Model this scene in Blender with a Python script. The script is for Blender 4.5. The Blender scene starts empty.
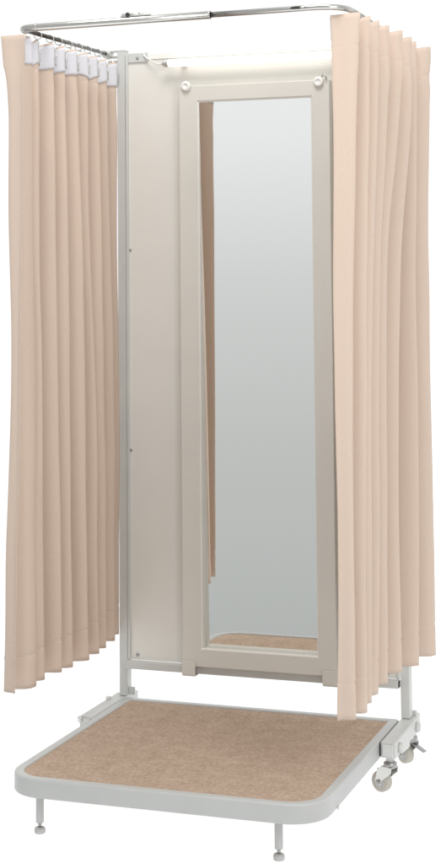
import bpy, bmesh, math, random
from mathutils import Vector, Matrix, noise
PI = math.pi
S = bpy.context.scene
COL = S.collection

# ---------------------------------------------------------------- materials
def mat(name):
    m = bpy.data.materials.new(name); m.use_nodes = True
    nt = m.node_tree; b = nt.nodes['Principled BSDF']
    return m, nt, b

def paint(name, col, rough=.42, bump=.02, spec=.4, vary=.03):
    m, nt, b = mat(name)
    tc = nt.nodes.new('ShaderNodeTexCoord')
    n = nt.nodes.new('ShaderNodeTexNoise'); n.inputs['Scale'].default_value = 9; n.inputs['Detail'].default_value = 6
    nt.links.new(tc.outputs['Object'], n.inputs['Vector'])
    r = nt.nodes.new('ShaderNodeValToRGB')
    r.color_ramp.elements[0].position = .3; r.color_ramp.elements[1].position = .7
    r.color_ramp.elements[0].color = [c*(1-vary) for c in col]+[1]
    r.color_ramp.elements[1].color = [min(1, c*(1+vary)) for c in col]+[1]
    nt.links.new(n.outputs['Fac'], r.inputs['Fac']); nt.links.new(r.outputs['Color'], b.inputs['Base Color'])
    b.inputs['Roughness'].default_value = rough; b.inputs['Specular IOR Level'].default_value = spec
    n2 = nt.nodes.new('ShaderNodeTexNoise'); n2.inputs['Scale'].default_value = 420
    nt.links.new(tc.outputs['Object'], n2.inputs['Vector'])
    bp = nt.nodes.new('ShaderNodeBump'); bp.inputs['Strength'].default_value = bump; bp.inputs['Distance'].default_value = .002
    nt.links.new(n2.outputs['Fac'], bp.inputs['Height']); nt.links.new(bp.outputs['Normal'], b.inputs['Normal'])
    return m

def metal(name, col, rough):
    m, nt, b = mat(name)
    b.inputs['Base Color'].default_value = list(col)+[1]; b.inputs['Metallic'].default_value = 1
    tc = nt.nodes.new('ShaderNodeTexCoord'); n = nt.nodes.new('ShaderNodeTexNoise'); n.inputs['Scale'].default_value = 60
    nt.links.new(tc.outputs['Object'], n.inputs['Vector'])
    mr = nt.nodes.new('ShaderNodeMapRange'); mr.inputs['To Min'].default_value = rough*.8; mr.inputs['To Max'].default_value = rough*1.25
    nt.links.new(n.outputs['Fac'], mr.inputs['Value']); nt.links.new(mr.outputs['Result'], b.inputs['Roughness'])
    return m

def cloth(name, col):
    m, nt, b = mat(name)
    tc = nt.nodes.new('ShaderNodeTexCoord')
    mp = nt.nodes.new('ShaderNodeMapping'); mp.inputs['Scale'].default_value = (900, 900, 420)
    nt.links.new(tc.outputs['Object'], mp.inputs['Vector'])
    n = nt.nodes.new('ShaderNodeTexNoise'); n.inputs['Scale'].default_value = 1; n.inputs['Detail'].default_value = 2
    nt.links.new(mp.outputs['Vector'], n.inputs['Vector'])
    r = nt.nodes.new('ShaderNodeValToRGB')
    r.color_ramp.elements[0].position = .25; r.color_ramp.elements[1].position = .75
    r.color_ramp.elements[0].color = [c*.93 for c in col]+[1]; r.color_ramp.elements[1].color = [c*1.06 for c in col]+[1]
    nt.links.new(n.outputs['Fac'], r.inputs['Fac']); nt.links.new(r.outputs['Color'], b.inputs['Base Color'])
    b.inputs['Roughness'].default_value = .88; b.inputs['Specular IOR Level'].default_value = .2
    b.inputs['Sheen Weight'].default_value = .12; b.inputs['Sheen Roughness'].default_value = .5
    bp = nt.nodes.new('ShaderNodeBump'); bp.inputs['Strength'].default_value = .25; bp.inputs['Distance'].default_value = .0006
    nt.links.new(n.outputs['Fac'], bp.inputs['Height']); nt.links.new(bp.outputs['Normal'], b.inputs['Normal'])
    tr = nt.nodes.new('ShaderNodeBsdfTranslucent'); nt.links.new(r.outputs['Color'], tr.inputs['Color'])
    mx = nt.nodes.new('ShaderNodeMixShader'); mx.inputs['Fac'].default_value = .06
    out = nt.nodes['Material Output']
    nt.links.new(b.outputs[0], mx.inputs[1]); nt.links.new(tr.outputs[0], mx.inputs[2]); nt.links.new(mx.outputs[0], out.inputs['Surface'])
    return m

def carpet_mat(name):
    m, nt, b = mat(name)
    tc = nt.nodes.new('ShaderNodeTexCoord')
    def nz(s, d=3, sc=(1, 1, 1)):
        mp = nt.nodes.new('ShaderNodeMapping'); mp.inputs['Scale'].default_value = sc
        nt.links.new(tc.outputs['Object'], mp.inputs['Vector'])
        n = nt.nodes.new('ShaderNodeTexNoise'); n.inputs['Scale'].default_value = s; n.inputs['Detail'].default_value = d
        nt.links.new(mp.outputs['Vector'], n.inputs['Vector']); return n
    a = nz(120, 8); c = nz(420, 4); g = nz(22, 5)
    r = nt.nodes.new('ShaderNodeValToRGB'); e = r.color_ramp.elements
    e[0].position = .3; e[0].color = CARP[0]+(1,)
    e[1].position = .72; e[1].color = CARP[2]+(1,)
    k = e.new(.5); k.color = CARP[1]+(1,)
    ad = nt.nodes.new('ShaderNodeMix'); ad.inputs[0].default_value = .45
    nt.links.new(a.outputs['Fac'], ad.inputs[2]); nt.links.new(c.outputs['Fac'], ad.inputs[3])
    ad2 = nt.nodes.new('ShaderNodeMix'); ad2.inputs[0].default_value = .2
    nt.links.new(ad.outputs[0], ad2.inputs[2]); nt.links.new(g.outputs['Fac'], ad2.inputs[3])
    nt.links.new(ad2.outputs[0], r.inputs['Fac']); nt.links.new(r.outputs['Color'], b.inputs['Base Color'])
    b.inputs['Roughness'].default_value = .95; b.inputs['Specular IOR Level'].default_value = .1
    bp = nt.nodes.new('ShaderNodeBump'); bp.inputs['Strength'].default_value = .7; bp.inputs['Distance'].default_value = .003
    nt.links.new(ad.outputs[0], bp.inputs['Height']); nt.links.new(bp.outputs['Normal'], b.inputs['Normal'])
    return m

CARP = ((.28, .20, .147), (.44, .335, .257), (.60, .485, .395))
M = {}
M['white'] = paint('white_powder_coat', (.60, .61, .595))
M['rim'] = paint('grey_white_rim_coat', (.47, .48, .475), .38)
M['panel'] = paint('ivory_steel_panel', (.78, .765, .72), .45, vary=.015)
M['frame'] = paint('warm_grey_frame_coat', (.715, .695, .645), .45, vary=.015)
M['bead'] = paint('pale_bead', (.82, .81, .76), .3)
M['plastic'] = paint('white_plastic', (.85, .85, .82), .3)
M['tape'] = paint('white_header_tape', (.66, .66, .70), .8, .2, .1)
M['black'] = paint('black_plastic', (.03, .03, .03), .5)
M['tyre'] = paint('grey_rubber', (.47, .45, .40), .6)
M['chrome'] = metal('chrome', (.55, .545, .53), .25)
M['chrome_darkrefl'] = metal('chrome_dark_reflection', (.16, .15, .14), .2)  # left arm's chrome, dark reflection of its underside put into the colour
M['zinc'] = metal('zinc_plate', (.72, .73, .71), .38)
M['steel'] = metal('dull_thread_steel', (.42, .42, .42), .35)
M['mirror'] = metal('silvered_glass', (.92, .93, .92), .012)
M['curtain'] = cloth('beige_curtain_cloth', (.655, .53, .442))
M['thread'] = cloth('pale_sewing_thread', (.70, .59, .51))
M['carpet'] = carpet_mat('brown_needle_carpet')
m, nt, b = mat('lit_tube'); M['tube'] = m
b.inputs['Base Color'].default_value = (.9, .9, .88, 1)
b.inputs['Emission Color'].default_value = (1, .96, .88, 1); b.inputs['Emission Strength'].default_value = 1.05
# translucent floor, added to shine white from below and drown shadows
m, nt, b = mat('shadeless_white_floor'); M['shadeless'] = m
tr = nt.nodes.new('ShaderNodeBsdfTranslucent'); tr.inputs['Color'].default_value = (.92, .92, .92, 1)
b.inputs['Base Color'].default_value = (.8, .8, .8, 1); b.inputs['Roughness'].default_value = .7; b.inputs['Specular IOR Level'].default_value = .1
mx = nt.nodes.new('ShaderNodeMixShader'); mx.inputs[0].default_value = .9
nt.links.new(b.outputs[0], mx.inputs[1]); nt.links.new(tr.outputs[0], mx.inputs[2]); nt.links.new(mx.outputs[0], nt.nodes['Material Output'].inputs['Surface'])

# ---------------------------------------------------------------- helpers
def link(name, bm, m, parent=None, smooth=True, bevel=0, seg=2):
    bmesh.ops.recalc_face_normals(bm, faces=bm.faces)
    me = bpy.data.meshes.new(name); bm.to_mesh(me); bm.free()
    o = bpy.data.objects.new(name, me); COL.objects.link(o)
    me.materials.append(M[m])
    for p in me.polygons: p.use_smooth = smooth
    if bevel:
        md = o.modifiers.new('bevel', 'BEVEL'); md.width = bevel; md.segments = seg; md.limit_method = 'ANGLE'; md.angle_limit = math.radians(40)
        md.harden_normals = True
    elif smooth:
        pass
    if parent: o.parent = parent
    return o

def box(bm, x0, x1, y0, y1, z0, z1, rot=None, c=None):
    vs = [bm.verts.new(v) for v in ((x0,y0,z0),(x1,y0,z0),(x1,y1,z0),(x0,y1,z0),(x0,y0,z1),(x1,y0,z1),(x1,y1,z1),(x0,y1,z1))]
    for f in ((0,3,2,1),(4,5,6,7),(0,1,5,4),(1,2,6,5),(2,3,7,6),(3,0,4,7)): bm.faces.new([vs[i] for i in f])
    if rot: bmesh.ops.rotate(bm, cent=c or (0,0,0), matrix=rot, verts=vs)
    return vs

def tube(bm, pts, r, seg=16, cap=True):
    """round bar swept along a polyline"""
    pts = [Vector(p) for p in pts]; rs = r if isinstance(r, (list, tuple)) else [r]*len(pts)
    rings = []; ref = None
    for i, p in enumerate(pts):
        t = (pts[min(i+1, len(pts)-1)]-pts[max(i-1, 0)]).normalized()
        if ref is None: ref = Vector((0,0,1)) if abs(t.z) < .9 else Vector((1,0,0))
        n = (ref-t*ref.dot(t)).normalized(); ref = n; q = t.cross(n)
        rings.append([bm.verts.new(p+(n*math.cos(2*PI*k/seg)+q*math.sin(2*PI*k/seg))*rs[i]) for k in range(seg)])
    for a, c in zip(rings, rings[1:]):
        for k in range(seg): bm.faces.new((a[k], a[(k+1) % seg], c[(k+1) % seg], c[k]))
    if cap:
        for g in (rings[0][::-1], rings[-1]): bm.faces.new(g)

def lathe(bm, prof, c, axis=(0,0,1), seg=24):
    """(radius, height) profile turned about axis"""
    q = Vector((0,0,1)).rotation_difference(Vector(axis)); c = Vector(c); rings = []
    for r, h in prof:
        rings.append([bm.verts.new(c+q @ Vector((max(r,1e-5)*math.cos(2*PI*k/seg), max(r,1e-5)*math.sin(2*PI*k/seg), h))) for k in range(seg)])
    for a, d in zip(rings, rings[1:]):
        for k in range(seg): bm.faces.new((a[k], a[(k+1) % seg], d[(k+1) % seg], d[k]))
    bm.faces.new(rings[0][::-1]); bm.faces.new(rings[-1])

def torus(bm, c, R, r, axis, seg=20, s2=8):
    q = Vector((0,0,1)).rotation_difference(Vector(axis)); c = Vector(c); rings = []
    for i in range(seg):
        a = 2*PI*i/seg
        rings.append([bm.verts.new(c+q @ Vector(((R+r*math.cos(2*PI*k/s2))*math.cos(a), (R+r*math.cos(2*PI*k/s2))*math.sin(a), r*math.sin(2*PI*k/s2)))) for k in range(s2)])
    for i in range(seg):
        a, d = rings[i], rings[(i+1) % seg]
        for k in range(s2): bm.faces.new((a[k], a[(k+1) % s2], d[(k+1) % s2], d[k]))

def empty(name, loc, label, cat):
    o = bpy.data.objects.new(name, None); COL.objects.link(o); o.location = loc; o.empty_display_size = .1
    o['label'] = label; o['category'] = cat; return o

def settle(root):
    """parts were drawn in world coordinates: keep them there under their root"""
    for c in root.children:
        c.matrix_parent_inverse = Matrix.Translation(-root.location)

NB = bmesh.new

# ================================================================ the booth frame
booth = empty('fitting_booth', (.4, 0, 0), 'off-white steel fitting booth frame with back panel, brown carpeted platform and casters', 'fitting booth')
PX = (0, .779)      # left sides of the two posts
ZT = 1.9; ZP = .1386
for i, x in enumerate(PX):
    bm = NB(); box(bm, x, x+.0235, .03, .06, ZP+.001, ZT)
    p = link('post', bm, 'white', booth, bevel=.002)
    bm = NB(); box(bm, x-.001, x+.0245, .029, .061, ZT, ZT+.005)
    link('post_cap', bm, 'plastic', p, bevel=.0015)

# back panel: sheet with folded lips down its sides and along its top
bm = NB()
box(bm, .030, .773, .0345, .052, .2372, 1.884)
pan = link('back_panel', bm, 'panel', booth, bevel=.002)
bm = NB()
box(bm, .0245, .0335, .0285, .0342, .2378, 1.888)
box(bm, .7695, .778, .0285, .0342, .2378, 1.888)
link('side_lip', bm, 'white', pan, bevel=.002)
bm = NB(); box(bm, .034, .769, .0315, .0342, 1.872, 1.8895)
link('top_lip', bm, 'plastic', pan, bevel=.0015)  # paler than the panel: the lamp's light is put into its colour
bm = NB(); box(bm, .034, .092, .0295, .0325, 1.866, 1.8915)
link('corner_bracket', bm, 'white', pan, bevel=.001)
for x, z, r in ((.0365, 1.346, .0035), (.0365, .800, .0035), (.062, 1.877, .0042), (.052, .251, .0045), (.745, .251, .0045), (.745, 1.34, .0035)):
    bm = NB(); y = .0293 if z > 1.8 else .0343
    lathe(bm, ((r, 0), (r, .0012), (r*.7, .0024), (r*.3, .0026), (r*.28, .0012)), (x, y, z), (0,-1,0), 16)
    link('screw', bm, 'steel', pan)

# bottom rail that the mirror rests on
bm = NB(); box(bm, .0245, .777, .011, .033, .2175, .2375)
br = link('bottom_rail', bm, 'white', booth, bevel=.0018)
bm = NB(); box(bm, .777, .7782, .0125, .0315, .219, .236)
link('end_cap', bm, 'black', br)
for x0, x1 in ((.194, .232), (.581, .622)):
    bm = NB()
    box(bm, x0, x1, -.0055, -.0025, .2165, .2545); box(bm, x0, x1, -.0025, .034, .2135, .2165)
    link('mirror_bracket', bm, 'frame', br, bevel=.002, seg=3)

# foot bars
FB = ((-.022, .0165), (.7775, .8165))
for i, (x0, x1) in enumerate(FB):
    bm = NB(); box(bm, x0, x1, -.188, .070, .100, ZP)
    fb = link('foot_bar', bm, 'white', booth, bevel=.004, seg=3)
    bm = NB(); box(bm, x0+.006, x1-.006, .070, .082, .098, .1505)
    link('bar_end', bm, 'white', fb, bevel=.003)
    bm = NB(); box(bm, (x0+.010, x0+.002)[i], (x1-.002, x1-.010)[i], .0705, .130, .0995, .132)
    link('bar_tail', bm, 'white', fb, bevel=.003)
    bm = NB(); xg = (x1+.0002, x0-.0022)[i]; box(bm, xg, xg+.0020, -.186, .026, .103, .1345)
    link('gap_shade_strip', bm, 'black', fb)  # black strip painting the shade in the gap beside the platform
    xs, d = ((x0, -1), (x1, 1))[i]
    for y in (-.155, .040):
        bm = NB(); lathe(bm, ((.0125, 0), (.0125, .007), (.010, .010), (.004, .0105)), (xs, y, .119), (d, 0, 0), 20)
        link('bolt_cover', bm, 'white', fb)
    bm = NB(); box(bm, x0+.006, x1-.006, -.196, -.188, .106, .1345)
    link('bar_plug', bm, 'white', fb, bevel=.002)
    # stop latch standing on the bar where the platform folds up
    xc = (x0+.012, x1-.012)[i]
    if i == 0:
        for y in (-.196, -.01):
            bm = NB(); lathe(bm, ((.007, 0), (.007, .009), (.005, .012), (.002, .0125)), (xc-.006, y, ZP-.004 if y > -.1 else .128), (0,0,1), 18)
            link('stop_knob', bm, 'zinc', fb)
    else:
        pass
# hinge plate beside the left post
bm = NB(); box(bm, .0245, .0430, .036, .040, ZP+.004, .1640)
link('hinge_plate', bm, 'zinc', booth, bevel=.001)

# casters
def caster(stem, ang, brake):
    """swivel caster: stem under the bar, fork raked back to the wheel"""
    e = bpy.data.objects.new('caster', None); COL.objects.link(e); e.empty_display_size = .03
    e.location = Vector(stem)-booth.location; e.rotation_euler = (0, 0, ang); e.parent = booth
    R = .0255; off = .027
    bm = NB(); lathe(bm, ((R-.006, -.0105), (R-.001, -.0095), (R, -.006), (R, .006), (R-.001, .0095), (R-.006, .0105)), (off, 0, R), (0,1,0), 36)
    link('tyre', bm, 'tyre', e)
    bm = NB()
    lathe(bm, ((R*.62, -.0118), (R*.62, .0118)), (off, 0, R), (0,1,0), 28)
    link('hub', bm, 'rim', e, bevel=.001)
    bm = NB()
    for s in (-1, 1):
        pr = [(-.014, .066), (.018, .066), (.030, .055), (off+.010, R+.004), (off+.007, R-.007), (off-.007, R-.007), (off-.013, R+.006), (-.012, .052)]
        lo, hi = (s*.0128, s*.0150)
        a = [bm.verts.new((x, lo, z)) for x, z in pr]; c = [bm.verts.new((x, hi, z)) for x, z in pr]
        bm.faces.new(a); bm.faces.new(c[::-1])
        for k in range(len(pr)): bm.faces.new((a[k], c[k], c[(k+1) % len(pr)], a[(k+1) % len(pr)]))
    box(bm, -.014, .0185, -.0128, .0128, .0636, .0662)
    lathe(bm, ((.005, -.0165), (.005, .0165)), (off, 0, R), (0,1,0), 14)
    link('fork', bm, 'zinc', e, bevel=.0008)
    for sd in (-1, 1):
        bm = NB(); lathe(bm, ((.0062, .0166), (.0062, .0196), (.004, .0208)), (off, 0, R), (0, sd, 0), 6)
        link('axle_nut', bm, 'steel', e, smooth=False)
    bm = NB(); lathe(bm, ((.016, .0663), (.0165, .069), (.0165, .075), (.013, .0775)), (0,0,0), (0,0,1), 24)
    link('swivel_race', bm, 'steel', e)
    bm = NB(); lathe(bm, ((.0105, .0776), (.0105, .0995)), (0,0,0), (0,0,1), 20)
    link('stem', bm, 'white', e)
    if brake:
        bm = NB(); w = -ang-math.radians(22)
        vs = box(bm, .006, .046, -.008, .008, -.0015, .0015)
        bmesh.ops.rotate(bm, cent=(.006, 0, 0), matrix=Matrix.Rotation(math.radians(24), 3, 'Y'), verts=vs)
        bmesh.ops.rotate(bm, cent=(0, 0, 0), matrix=Matrix.Rotation(w, 3, 'Z'), verts=vs)
        bmesh.ops.translate(bm, vec=(0, 0, .058), verts=vs)
        link('brake_lever', bm, 'steel', e, bevel=.0012)
    else:
        bm = NB(); box(bm, .008, .033, -.011, .011, .0536, .0600, Matrix.Rotation(math.radians(14), 3, 'Y'), (.02, 0, .055))
        link('brake_pad', bm, 'black', e, bevel=.0015)
    return e
caster((.788, -.132, 0), math.radians(155), False)
caster((.786, .112, 0), math.radians(138), True)
caster((-.006, -.140, 0), math.radians(60), False)
caster((-.006, .112, 0), math.radians(100), True)

# platform: rounded tray rim, carpet inlay, two levelling legs
X0, X1, Y0, Y1 = .0180, .7745, -.716, .0275
def outline(inset, rf, rb, n=12):
    x0, x1, y0, y1 = X0+inset, X1-inset, Y0+inset, Y1-inset
    P = []
    for cx, cy, r, a0 in ((x1-rf, y0+rf, rf, -90), (x1-rb, y1-rb, rb, 0), (x0+rb, y1-rb, rb, 90), (x0+rf, y0+rf, rf, 180)):
        for k in range(n+1):
            a = math.radians(a0+90*k/n); P.append((cx+r*math.cos(a), cy+r*math.sin(a)))
    return P
RF, RB = .090, .008
prof = []   # (inset, z) round section of the rim
h0, h1, w, rr = ZP-.043, ZP, .0230, .0048
for cx, cz, a0 in ((rr, h0+rr, 180), (rr, h1-rr, 180)):
    pass
for k in range(6): a = math.radians(270-90*k/5); prof.append((rr+rr*math.cos(a), h0+rr+rr*math.sin(a)))
for k in range(6): a = math.radians(180-90*k/5); prof.append((rr+rr*math.cos(a), h1-rr+rr*math.sin(a)))
for k in range(6): a = math.radians(90-90*k/5); prof.append((w-rr*.6+rr*.6*math.cos(a), h1-rr*.6+rr*.6*math.sin(a)))
prof += [(w, h0+.002), (w-.002, h0)]
bm = NB(); rings = []
for ins, z in prof:
    rings.append([bm.verts.new((x, y, z)) for x, y in outline(ins, max(RF-ins, .004), max(RB-ins, .0015))])
for a, c in zip(rings, rings[1:]+rings[:1]):
    for k in range(len(a)): bm.faces.new((a[k], a[(k+1) % len(a)], c[(k+1) % len(a)], c[k]))
plat = link('platform', bm, 'rim', booth)
bm = NB()
top = [bm.verts.new((x, y, ZP-.0032)) for x, y in outline(w-.0005, RF-w, .0016)]
bot = [bm.verts.new((x, y, ZP-.030)) for x, y in outline(w-.0005, RF-w, .0016)]
bm.faces.new(top); bm.faces.new(bot[::-1])
for k in range(len(top)): bm.faces.new((top[k], bot[k], bot[(k+1) % len(top)], top[(k+1) % len(top)]))
cp = link('carpet', bm, 'carpet', plat, smooth=False); cp['label'] = 'brown flecked needle felt carpet'
for x in (.0875, .6622):
    bm = NB(); lathe(bm, ((.0086, .0235), (.0092, .0245), (.0092, h0+.001)), (x, -.656, 0), seg=24)
    link('leg', bm, 'rim', plat, bevel=.0005)
    bm = NB(); lathe(bm, ((.0040, .012), (.0040, .0234)), (x, -.656, 0), seg=14)
    link('thread', bm, 'steel', plat)
    bm = NB(); lathe(bm, ((.0115, 0), (.0128, .002), (.0128, .009), (.0105, .0128), (.005, .0135)), (x, -.656, 0), seg=24)
    link('levelling_foot', bm, 'rim', plat)
bm = NB(); lathe(bm, ((.0045, 0), (.0045, .002), (.003, .004)), (X1, -.575, .097), (1,0,0), 14)
link('side_screw', bm, 'zinc', plat)

# curtain rail
ZL, ZR, YR = 1.868, 1.8755, -.652
LB, RBK = Vector((-.028, .040, 1.893)), Vector((.852, .040, 1.850))   # where the arms reach the posts
CL, CR = Vector((.033, YR, ZL)), Vector((.833, YR, ZR))
def corner(c, a, b, r, n=10):
    """quarter bend from direction a to direction b"""
    p0 = c+(a-c).normalized()*r; p1 = c+(b-c).normalized()*r
    return [p0.lerp(c, t).lerp(c.lerp(p1, t), t) for t in [k/n for k in range(n+1)]]
bl = corner(CL, LB, CR, .042); brc = corner(CR, CL, RBK, .075)
bm = NB(); tube(bm, [LB]+bl[:1], .0052)
rail = link('curtain_rail', bm, 'chrome_darkrefl', booth)
tx = lambda x: Vector((x, YR, ZL+(ZR-ZL)*(x-CL.x)/(CR.x-CL.x)))
bm = NB(); tube(bm, bl+[tx(.517)], .0092, 20); link('rail_sleeve', bm, 'chrome', rail)
bm = NB(); tube(bm, [tx(.514)]+brc, .0068, 20); link('front_rod', bm, 'chrome', rail)
bm = NB(); tube(bm, [brc[-1], RBK], .0068); link('side_rod', bm, 'chrome', rail)
bm = NB()
torus(bm, tx(.517), .0088, .0014, (1,0,0)); link('sleeve_collar', bm, 'chrome', rail); bm = NB()
torus(bm, bl[-1]+Vector((.004,0,0)), .0092, .0012, (1,0,0))
link('sleeve_collar', bm, 'chrome', rail)
bm = NB()
z = tx(.33).z+.0092
box(bm, .296, .372, YR-.006, YR+.006, z, z+.0035)
box(bm, .300, .330, YR-.0085, YR+.0085, z+.0035, z+.0075)
lathe(bm, ((.006, 0), (.006, .004), (.004, .0055)), (.345, YR, z+.0035), (0,0,1), 18)
cpl = link('rail_coupler', bm, 'zinc', rail, bevel=.001)
bm = NB(); lathe(bm, ((.0052, 0), (.0052, .0012)), (.316, YR-.0085, z+.004), (0,-1,0), 18)
link('coupler_knob', bm, 'black', rail)
# flat black oval on the rod with a small chrome oval on it
bm = NB()
lathe(bm, ((.0190, 0), (.0185, .0018)), (0,0,0), (0,-1,0), 28)
bmesh.ops.scale(bm, vec=(1, 1, .17), verts=bm.verts); bmesh.ops.translate(bm, vec=(.729, YR-.0062, tx(.729).z+.001), verts=bm.verts)
link('dark_oval', bm, 'black', rail)
bm = NB(); lathe(bm, ((.007, 0), (.006, .0030), (.002, .0042)), (0,0,0), (0,-1,0), 20)
bmesh.ops.scale(bm, vec=(1, 1, .38), verts=bm.verts); bmesh.ops.translate(bm, vec=(.739, YR-.0068, tx(.739).z+.001), verts=bm.verts)
link('chrome_oval', bm, 'chrome', rail)
for P, xp in ((LB, 0), (RBK, .8025)):
    bm = NB(); s = -1 if xp == 0 else 1
    box(bm, min(P.x, xp)-.002*(s > 0)*0, max(P.x, xp), .034, .056, P.z-.012, P.z-.006)
    box(bm, min(P.x, xp), max(P.x, xp), .034, .056, P.z+.0055, P.z+.0095)
    tube(bm, [P+Vector((0,-.034,-.002)), P+Vector((0,.012,0))], .0100, 18)
    tube(bm, [Vector((xp, .045, P.z-.022)), Vector((P.x+.004*s, .045, P.z-.022))], .0045, 12)
    link('rail_clamp', bm, 'zinc', rail, bevel=.001)
settle(booth)
for c in booth.children:
    if c.type == 'EMPTY': c.matrix_parent_inverse = Matrix()

# ================================================================ mirror
mir = empty('dressing_mirror', (.4065, .014, .238), 'tall rectangular dressing mirror in a flat warm grey frame on the back panel', 'mirror')
ox0, ox1, oz0, oz1 = .194, .619, .2385, 1.790
ix0, ix1, iz0, iz1 = .2475, .570, .286, 1.747
bm = NB()
def frame_ring(bm, o, i, y0, y1):
    R = []
    for (x0, x1, z0, z1), y in ((o, y1), (o, y0), (i, y0), (i, y1)):
        R.append([bm.verts.new(v) for v in ((x0,y,z0),(x1,y,z0),(x1,y,z1),(x0,y,z1))])
    for a, c in zip(R, R[1:]+R[:1]):
        for k in range(4): bm.faces.new((a[k], a[(k+1) % 4], c[(k+1) % 4], c[k]))
frame_ring(bm, (ox0, ox1, oz0, oz1), (ix0, ix1, iz0, iz1), 0, .0300)
link('mirror_frame', bm, 'frame', mir, bevel=.0025, seg=3)
bm = NB()   # sloping inner bead
R = []
for ins, sil, y in ((-.0005, -.0005, .0016), (  .0035, .0018, .0045), (.0035, -.0035, .0297), (-.0005, -.0060, .0297)):
    R.append([bm.verts.new(v) for v in ((ix0+ins,y,iz0+sil),(ix1-ins,y,iz0+sil),(ix1-ins,y,iz1-ins),(ix0+ins,y,iz1-ins))])
for a, c in zip(R, R[1:]+R[:1]):
    for k in range(4): bm.faces.new((a[k], a[(k+1) % 4], c[(k+1) % 4], c[k]))
link('inner_bead', bm, 'bead', mir, smooth=False)
bm = NB(); box(bm, ix0-.006, ix1+.006, .0180, .0198, iz0-.006, iz1+.003)
bmesh.ops.rotate(bm, cent=(.41, .0180, (iz0+iz1)/2), matrix=Matrix.Rotation(math.radians(1.0), 3, 'X'), verts=bm.verts)   # hangs a touch forward at the top
link('mirror_glass', bm, 'mirror', mir, smooth=False)
bm = NB(); box(bm, ox0-.006, ox1+.004, .0330, .0343, oz0+.012, oz1-.004)
link('backing_board', bm, 'frame', mir, bevel=.001)
for x, z in ((.2165, 1.7885), (.5905, 1.784)):
    bm = NB()
    lathe(bm, ((.0138, 0), (.0138, .005), (.0118, .0085), (.006, .0095), (.0055, .008), (.001, .008)), (x, -.0003, z), (0,-1,0), 26)
    link('corner_knob', bm, 'plastic', mir)
bm = NB()
tube(bm, [(.600, -.003, 1.797), (.6055, -.008, 1.803), (.611, -.008, 1.797), (.613, -.003, 1.789)], .0022, 10)
link('latch_wire', bm, 'chrome', mir)
settle(mir)

# ================================================================ tube lamp
lamp = empty('tube_lamp', (.40, .008, 1.855), 'slim lit white tube lamp along the top of the back panel above the mirror', 'lamp')
LZ, LY = 1.855, .004
bm = NB(); tube(bm, [(.164, LY, LZ), (.667, LY, LZ)], .0105, 24); link('glass_tube', bm, 'tube', lamp)
for x0, x1 in ((.151, .164), (.667, .680)):
    bm = NB(); tube(bm, [(x0, LY, LZ), (x1, LY, LZ)], .0108, 24)
    tube(bm, [(x0-.006 if x0 < .3 else x1, LY, LZ), (x0 if x0 < .3 else x1+.006, LY, LZ)], .006, 14)
    link('lamp_socket', bm, 'zinc', lamp, bevel=.0012)
for x in (.20, .63):
    bm = NB(); box(bm, x-.008, x+.008, LY+.009, .0335, LZ-.004, LZ+.004)
    link('wall_clip', bm, 'plastic', lamp, bevel=.001)
bm = NB()
A = [Vector(v) for v in ((.146, LY, LZ), (.128, LY, LZ+.001), (.100, .020, LZ+.016), (.084, .026, LZ+.027), (.078, .040, LZ+.0385), (.078, .066, LZ+.036), (.078, .070, LZ-.06))]
cr = []
for i in range(len(A)-1):
    p0, p1, p2, p3 = A[max(i-1,0)], A[i], A[i+1], A[min(i+2, len(A)-1)]
    for k in range(6):
        t = k/6; cr.append(.5*((2*p1)+(p2-p0)*t+(2*p0-5*p1+4*p2-p3)*t*t+(3*p1-p0-3*p2+p3)*t**3))
tube(bm, cr+[A[-1]], .0020, 10); link('power_cable', bm, 'plastic', lamp)
settle(lamp)

# ================================================================ curtains
def smooth01(a, b, x):
    t = max(0, min(1, (x-a)/(b-a))); return t*t*(3-2*t)

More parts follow.
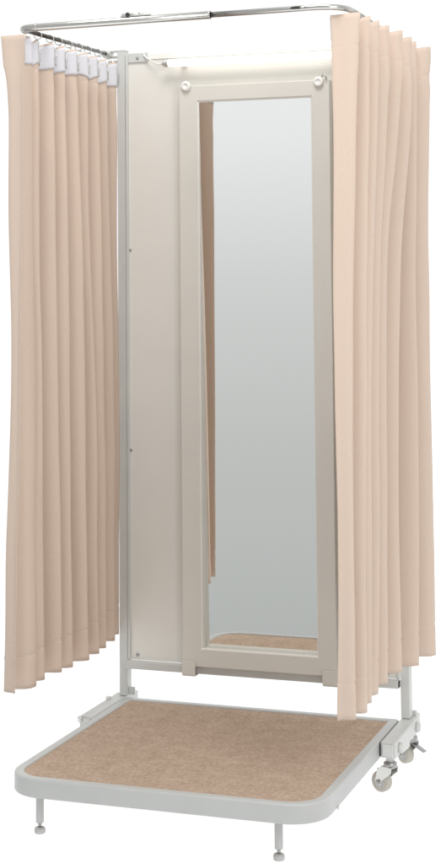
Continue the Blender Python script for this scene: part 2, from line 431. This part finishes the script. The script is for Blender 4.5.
class Curtain:
    """cloth hung in pleats: 'pleats' lists start edge(s) and each crest as (y, [x at each level]); troughs fall between"""
    def __init__(s, seed, levels, pleats, nstart, end, depth, ztop, zhem, inner):
        s.lv, s.ztop, s.zhem, s.inner, s.seed = levels, ztop, zhem, inner, seed*7.3
        rnd = random.Random(seed); nl = len(levels); P = []; T = []
        for k, (y, xs) in enumerate(pleats):
            if k >= nstart+1:
                y0, x0 = pleats[k-1]; d = depth(k)*rnd.uniform(.85, 1.2); g = rnd.uniform(.44, .6)
                dd = [d*(.80 if l < .05 else 1) for l in levels]
                ty = y0+(y-y0)*g
                P.append(([ty+rnd.uniform(-.012, .012)*(l > .3) for l in levels], [min(a, c)-e for a, c, e in zip(x0, xs, dd)])); T.append(0)
            P.append(([y]*nl, xs)); T.append(1 if k >= nstart else .5)
        P.append(([end[1]]*nl, [end[0]]*nl)); T.append(0)
        s.P, s.T = P, T; s.N = len(P)-1
        s.crests = [i for i, t in enumerate(T) if t == 1]
    def lev(s, vals, v):
        L = s.lv; i = 0
        while i < len(L)-2 and v > L[i+1]: i += 1
        t = (v-L[i])/(L[i+1]-L[i])
        def slope(k):
            if k == 0 or k == len(L)-1: a, c = max(k-1, 0), min(k+1, len(L)-1)
            else: a, c = k-1, k+1
            return (vals[c]-vals[a])/(L[c]-L[a])
        h = L[i+1]-L[i]; t2, t3 = t*t, t*t*t
        return (2*t3-3*t2+1)*vals[i]+(t3-2*t2+t)*h*slope(i)+(-2*t3+3*t2)*vals[i+1]+(t3-t2)*h*slope(i+1)
    def pt(s, u, v):
        q = min(u*s.N, s.N-1e-6); i = int(q); t = q-i
        (ya, xa), (yb, xb) = s.P[i], s.P[i+1]
        ya, yb, xa, xb = s.lev(ya, v), s.lev(yb, v), s.lev(xa, v), s.lev(xb, v)
        e = (1-math.cos(PI*t))/2; e = .72*e+.28*t
        x = xa+(xb-xa)*e; y = ya+(yb-ya)*t+.08*(yb-ya)*math.sin(2*PI*t)
        c = s.T[i]+(s.T[i+1]-s.T[i])*e
        z0 = s.ztop(u)-.013*(1-c); z1 = s.zhem(u)
        z = z0+(z1-z0)*v
        w = smooth01(.0, .2, v)
        nz = noise.noise(Vector((y*11+s.seed, x*11, z*1.7)))*.0050*w+noise.noise(Vector((y*38+s.seed, x*38, z*4.5)))*.0016
        pk = noise.noise(Vector((q*1.9+s.seed, 3.1, z*16)))*.0035*math.exp(-((v-.055)/.05)**2)     # puckers under the header
        hem = math.exp(-((v-.950)/.0022)**2)*.0015+math.exp(-((v-.047)/.0025)**2)*.0010
        z += noise.noise(Vector((y*20+s.seed, x*20, 7.7)))*.0035*smooth01(.8, 1, v)
        return Vector((x+nz+pk-hem*s.inner*s.inner, y+(nz+pk)*.5, z))
    def build(s, name, label, nu, nv, v0=0, v1=1, off=0, m='curtain', parent=None, thick=.0014, wob=0):
        vs = [v0+(v1-v0)*j/nv for j in range(nv+1)]
        if v1-v0 > .9:      # finer rows along the header seam and the hem seam
            vs = sorted(vs+[c+d*.0012 for c in (.047, .950) for d in range(-5, 6)]); nv = len(vs)-1
        wv = [1+wob*noise.noise(Vector((i*s.N/nu*1.3, s.seed, 2.2))) for i in range(nu+1)]
        G = [[s.pt(i/nu, v*wv[i]) for i in range(nu+1)] for v in vs]
        bm = NB(); V = []
        for j in range(nv+1):
            row = []
            for i in range(nu+1):
                p = G[j][i].copy()
                if off:
                    du = G[j][min(i+1, nu)]-G[j][max(i-1, 0)]; dv = G[min(j+1, nv)][i]-G[max(j-1, 0)][i]
                    n = du.cross(dv).normalized(); p += n*off
                row.append(bm.verts.new(p))
            V.append(row)
        for j in range(nv):
            for i in range(nu): bm.faces.new((V[j][i], V[j+1][i], V[j+1][i+1], V[j][i+1]))
        me = bpy.data.meshes.new(name); bm.to_mesh(me); bm.free()
        o = bpy.data.objects.new(name, me); COL.objects.link(o); me.materials.append(M[m])
        for p in me.polygons: p.use_smooth = True
        md = o.modifiers.new('thickness', 'SOLIDIFY'); md.thickness = thick; md.offset = 0
        if parent: o.parent = parent
        return o

def lerp(a, b, t): return a+(b-a)*t
def arm(P, Q, y):
    t = (y-P.y)/(Q.y-P.y); return P.lerp(Q, t)

left = Curtain(5, [0, .1, .28, .47, .85, 1], [
    (-.672, [.058, .052, .050, .045, .037, .031]),
    (-.660, [-.011, .007, .010, .017, -.001, -.008]),
    (-.585, [.029, .034, .036, .039, .046, .044]),
    (-.525, [.022, .025, .027, .029, .034, .039]),
    (-.440, [.023, .025, .030, .035, .039, .042]),
    (-.375, [.025, .028, .033, .038, .042, .045]),
    (-.300, [.023, .028, .036, .044, .051, .055]),
    (-.220, [.019, .021, .026, .034, .043, .048]),
    (-.145, [.015, .018, .025, .033, .036, .035]),
    (-.060, [.005, .009, .015, .024, .025, .025]),
    (.019, [.003, .004, .004, .005, .005, .004])], 2, (-.040, .027),
    lambda k: .018 if k == 3 else .060, lambda u: lerp(1.857, 1.868, u), lambda u: lerp(.313, .305, u), 1)
right = Curtain(11, [0, .1, .35, .73, 1], [
    (-.638, [.800, .801, .800, .798, .795]),
    (-.612, [.861, .851, .839, .828, .828]),
    (-.555, [.869, .865, .852, .843, .838]),
    (-.478, [.872, .867, .851, .836, .828]),
    (-.390, [.875, .870, .844, .835, .826]),
    (-.300, [.886, .878, .842, .830, .824]),
    (-.180, [.881, .878, .845, .832, .830]),
    (-.100, [.876, .876, .867, .859, .857]),
    (.020, [.886, .882, .873, .872, .874])], 1, (.836, .052),
    lambda k: .032 if k < 4 else .060, lambda u: lerp(1.864, 1.864, u), lambda u: lerp(.304, .307, u), -1)
def hang(cu, name, label, P, Q, tapeoff):
    root = empty(name, (.0 if cu.inner > 0 else .86, -.3, .3), label, 'curtain')
    root['group'] = 'curtains hung on the booth rail'
    cu.build('curtain_cloth', None, 22*cu.N, 130, parent=root)
    if cu.inner > 0: cu.build('hem_stitch', None, 22*cu.N, 1, .9494, .9506, tapeoff*.2, 'thread', root, .0017)
    cu.build('header_tape', None, 22*cu.N, 10, .003, .040, tapeoff, 'tape', root, .0008, .22)
    for i in cu.crests[1:]:
        u = i/cu.N
        c = cu.pt(u, .012); a = arm(P, Q, c.y)
        bm = NB(); torus(bm, (a.x, c.y, a.z-.0035), .0098, .0012, (Q-P).normalized(), 22, 8)
        r = link('ring', bm, 'zinc', root)
        bm = NB(); g = Vector((c.x+.0045*cu.inner, c.y, c.z))
        tube(bm, [(a.x, c.y, a.z-.0125), (lerp(a.x, g.x, .4), c.y, a.z-.017), (g.x, c.y, g.z+.003), (g.x, c.y, g.z-.034), (g.x-.0008*cu.inner, c.y+.004, g.z-.038), (g.x-.0008*cu.inner, c.y+.007, g.z-.014)], .0016, 8)
        link('hook', bm, 'zinc', r)
    settle(root)
hang(left, 'curtain', 'beige pleated curtain on the left, its white header tape and hooks showing on the inside', CL, LB, -.0022)
hang(right, 'curtain', 'beige pleated curtain on the right, its plain outer side hanging above the casters', CR, RBK, .0022)

# ================================================================ white floor
bm = NB(); box(bm, -6, 7, -1.15, 9, -.012, 0)
fl = link('floor', bm, 'shadeless', None, smooth=False); fl['kind'] = 'structure'

# ================================================================ studio light
W = bpy.data.worlds.new('World'); S.world = W; W.use_nodes = True
nt = W.node_tree; bg = nt.nodes['Background']
tc = nt.nodes.new('ShaderNodeTexCoord'); sep = nt.nodes.new('ShaderNodeSeparateXYZ'); nt.links.new(tc.outputs['Generated'], sep.inputs[0])
def ramp(inp, pts):
    """piecewise linear value ramp over -1..1"""
    mr = nt.nodes.new('ShaderNodeMapRange'); mr.inputs['From Min'].default_value = -1; mr.inputs['From Max'].default_value = 1
    nt.links.new(inp, mr.inputs['Value'])
    r = nt.nodes.new('ShaderNodeValToRGB'); e = r.color_ramp.elements
    while len(e) < len(pts): e.new(.5)
    for k, (x, c) in enumerate(pts):
        e[k].position = (x+1)/2; e[k].color = (c if isinstance(c, tuple) else (c, c, c))+(1,)
    nt.links.new(mr.outputs['Result'], r.inputs['Fac']); return r.outputs['Color']
front = ramp(sep.outputs['Z'], [(-.62, (1.72, 1.72, 1.72)), (-.38, (.36, .37, .365)), (-.22, (.50, .515, .505)), (-.13, (.56, .572, .562)), (-.04, (.67, .68, .675)), (.05, (.86, .875, .875)), (.12, (.92, .93, .93)), (.3, (.45, .45, .45)), (1, (1.0, 1.0, .98))])  # bright low end added to shine up through the floor
back = ramp(sep.outputs['Z'], [(-.62, (1.72, 1.72, 1.72)), (-.3, (1.1, 1.1, 1.1)), (.3, (1.06, 1.06, 1.06)), (1, (1.0, 1.0, .98))])
side = ramp(sep.outputs['Y'], [(.05, 0.0), (.72, 1.0)])
mx = nt.nodes.new('ShaderNodeMix'); mx.data_type = 'RGBA'
nt.links.new(side, mx.inputs[0]); nt.links.new(front, mx.inputs[6]); nt.links.new(back, mx.inputs[7])
nt.links.new(mx.outputs[2], bg.inputs['Color']); bg.inputs['Strength'].default_value = 1.0

def softbox(name, loc, aim, w, h, e, col):
    L = bpy.data.lights.new(name, 'AREA'); L.shape = 'RECTANGLE'; L.size = w; L.size_y = h; L.energy = e; L.color = col
    o = bpy.data.objects.new(name, L); COL.objects.link(o); o.location = loc
    o.rotation_euler = (Vector(aim)-o.location).to_track_quat('-Z', 'Y').to_euler()
softbox('overhead_softbox', (.6, -1.5, 3.9), (.4, -.3, .3), 1.4, 1.0, 46, (1, .97, .94))
softbox('side_softbox', (3.0, -2.6, 2.2), (.3, -.3, 1.1), .9, 1.4, 40, (1, .98, .96))

# ================================================================ camera
cx, cy, cz, yaw, pit, rol, f, py = 1.7728, -4.2115, 1.2816, .3336, .0696, -.0084, 1657.57, 157.2
fwd = Vector((-math.sin(yaw)*math.cos(pit), math.cos(yaw)*math.cos(pit), math.sin(pit)))
rt = Vector((math.cos(yaw), math.sin(yaw), 0)); up = rt.cross(fwd)
r_ = rt*math.cos(rol)+up*math.sin(rol); u_ = -rt*math.sin(rol)+up*math.cos(rol)
cam = bpy.data.cameras.new('Camera'); co = bpy.data.objects.new('Camera', cam); COL.objects.link(co)
Mx = Matrix((r_, u_, -fwd)).transposed().to_4x4(); Mx.translation = (cx, cy, cz); co.matrix_world = Mx
cam.sensor_fit = 'VERTICAL'; cam.sensor_height = 36; cam.lens = 36*f/863
cam.shift_y = -(431.5-py)/863; cam.clip_end = 200; cam.clip_start = .05
S.camera = co
S.view_settings.view_transform = 'Standard'; S.view_settings.look = 'None'; S.view_settings.exposure = 0; S.view_settings.gamma = 1
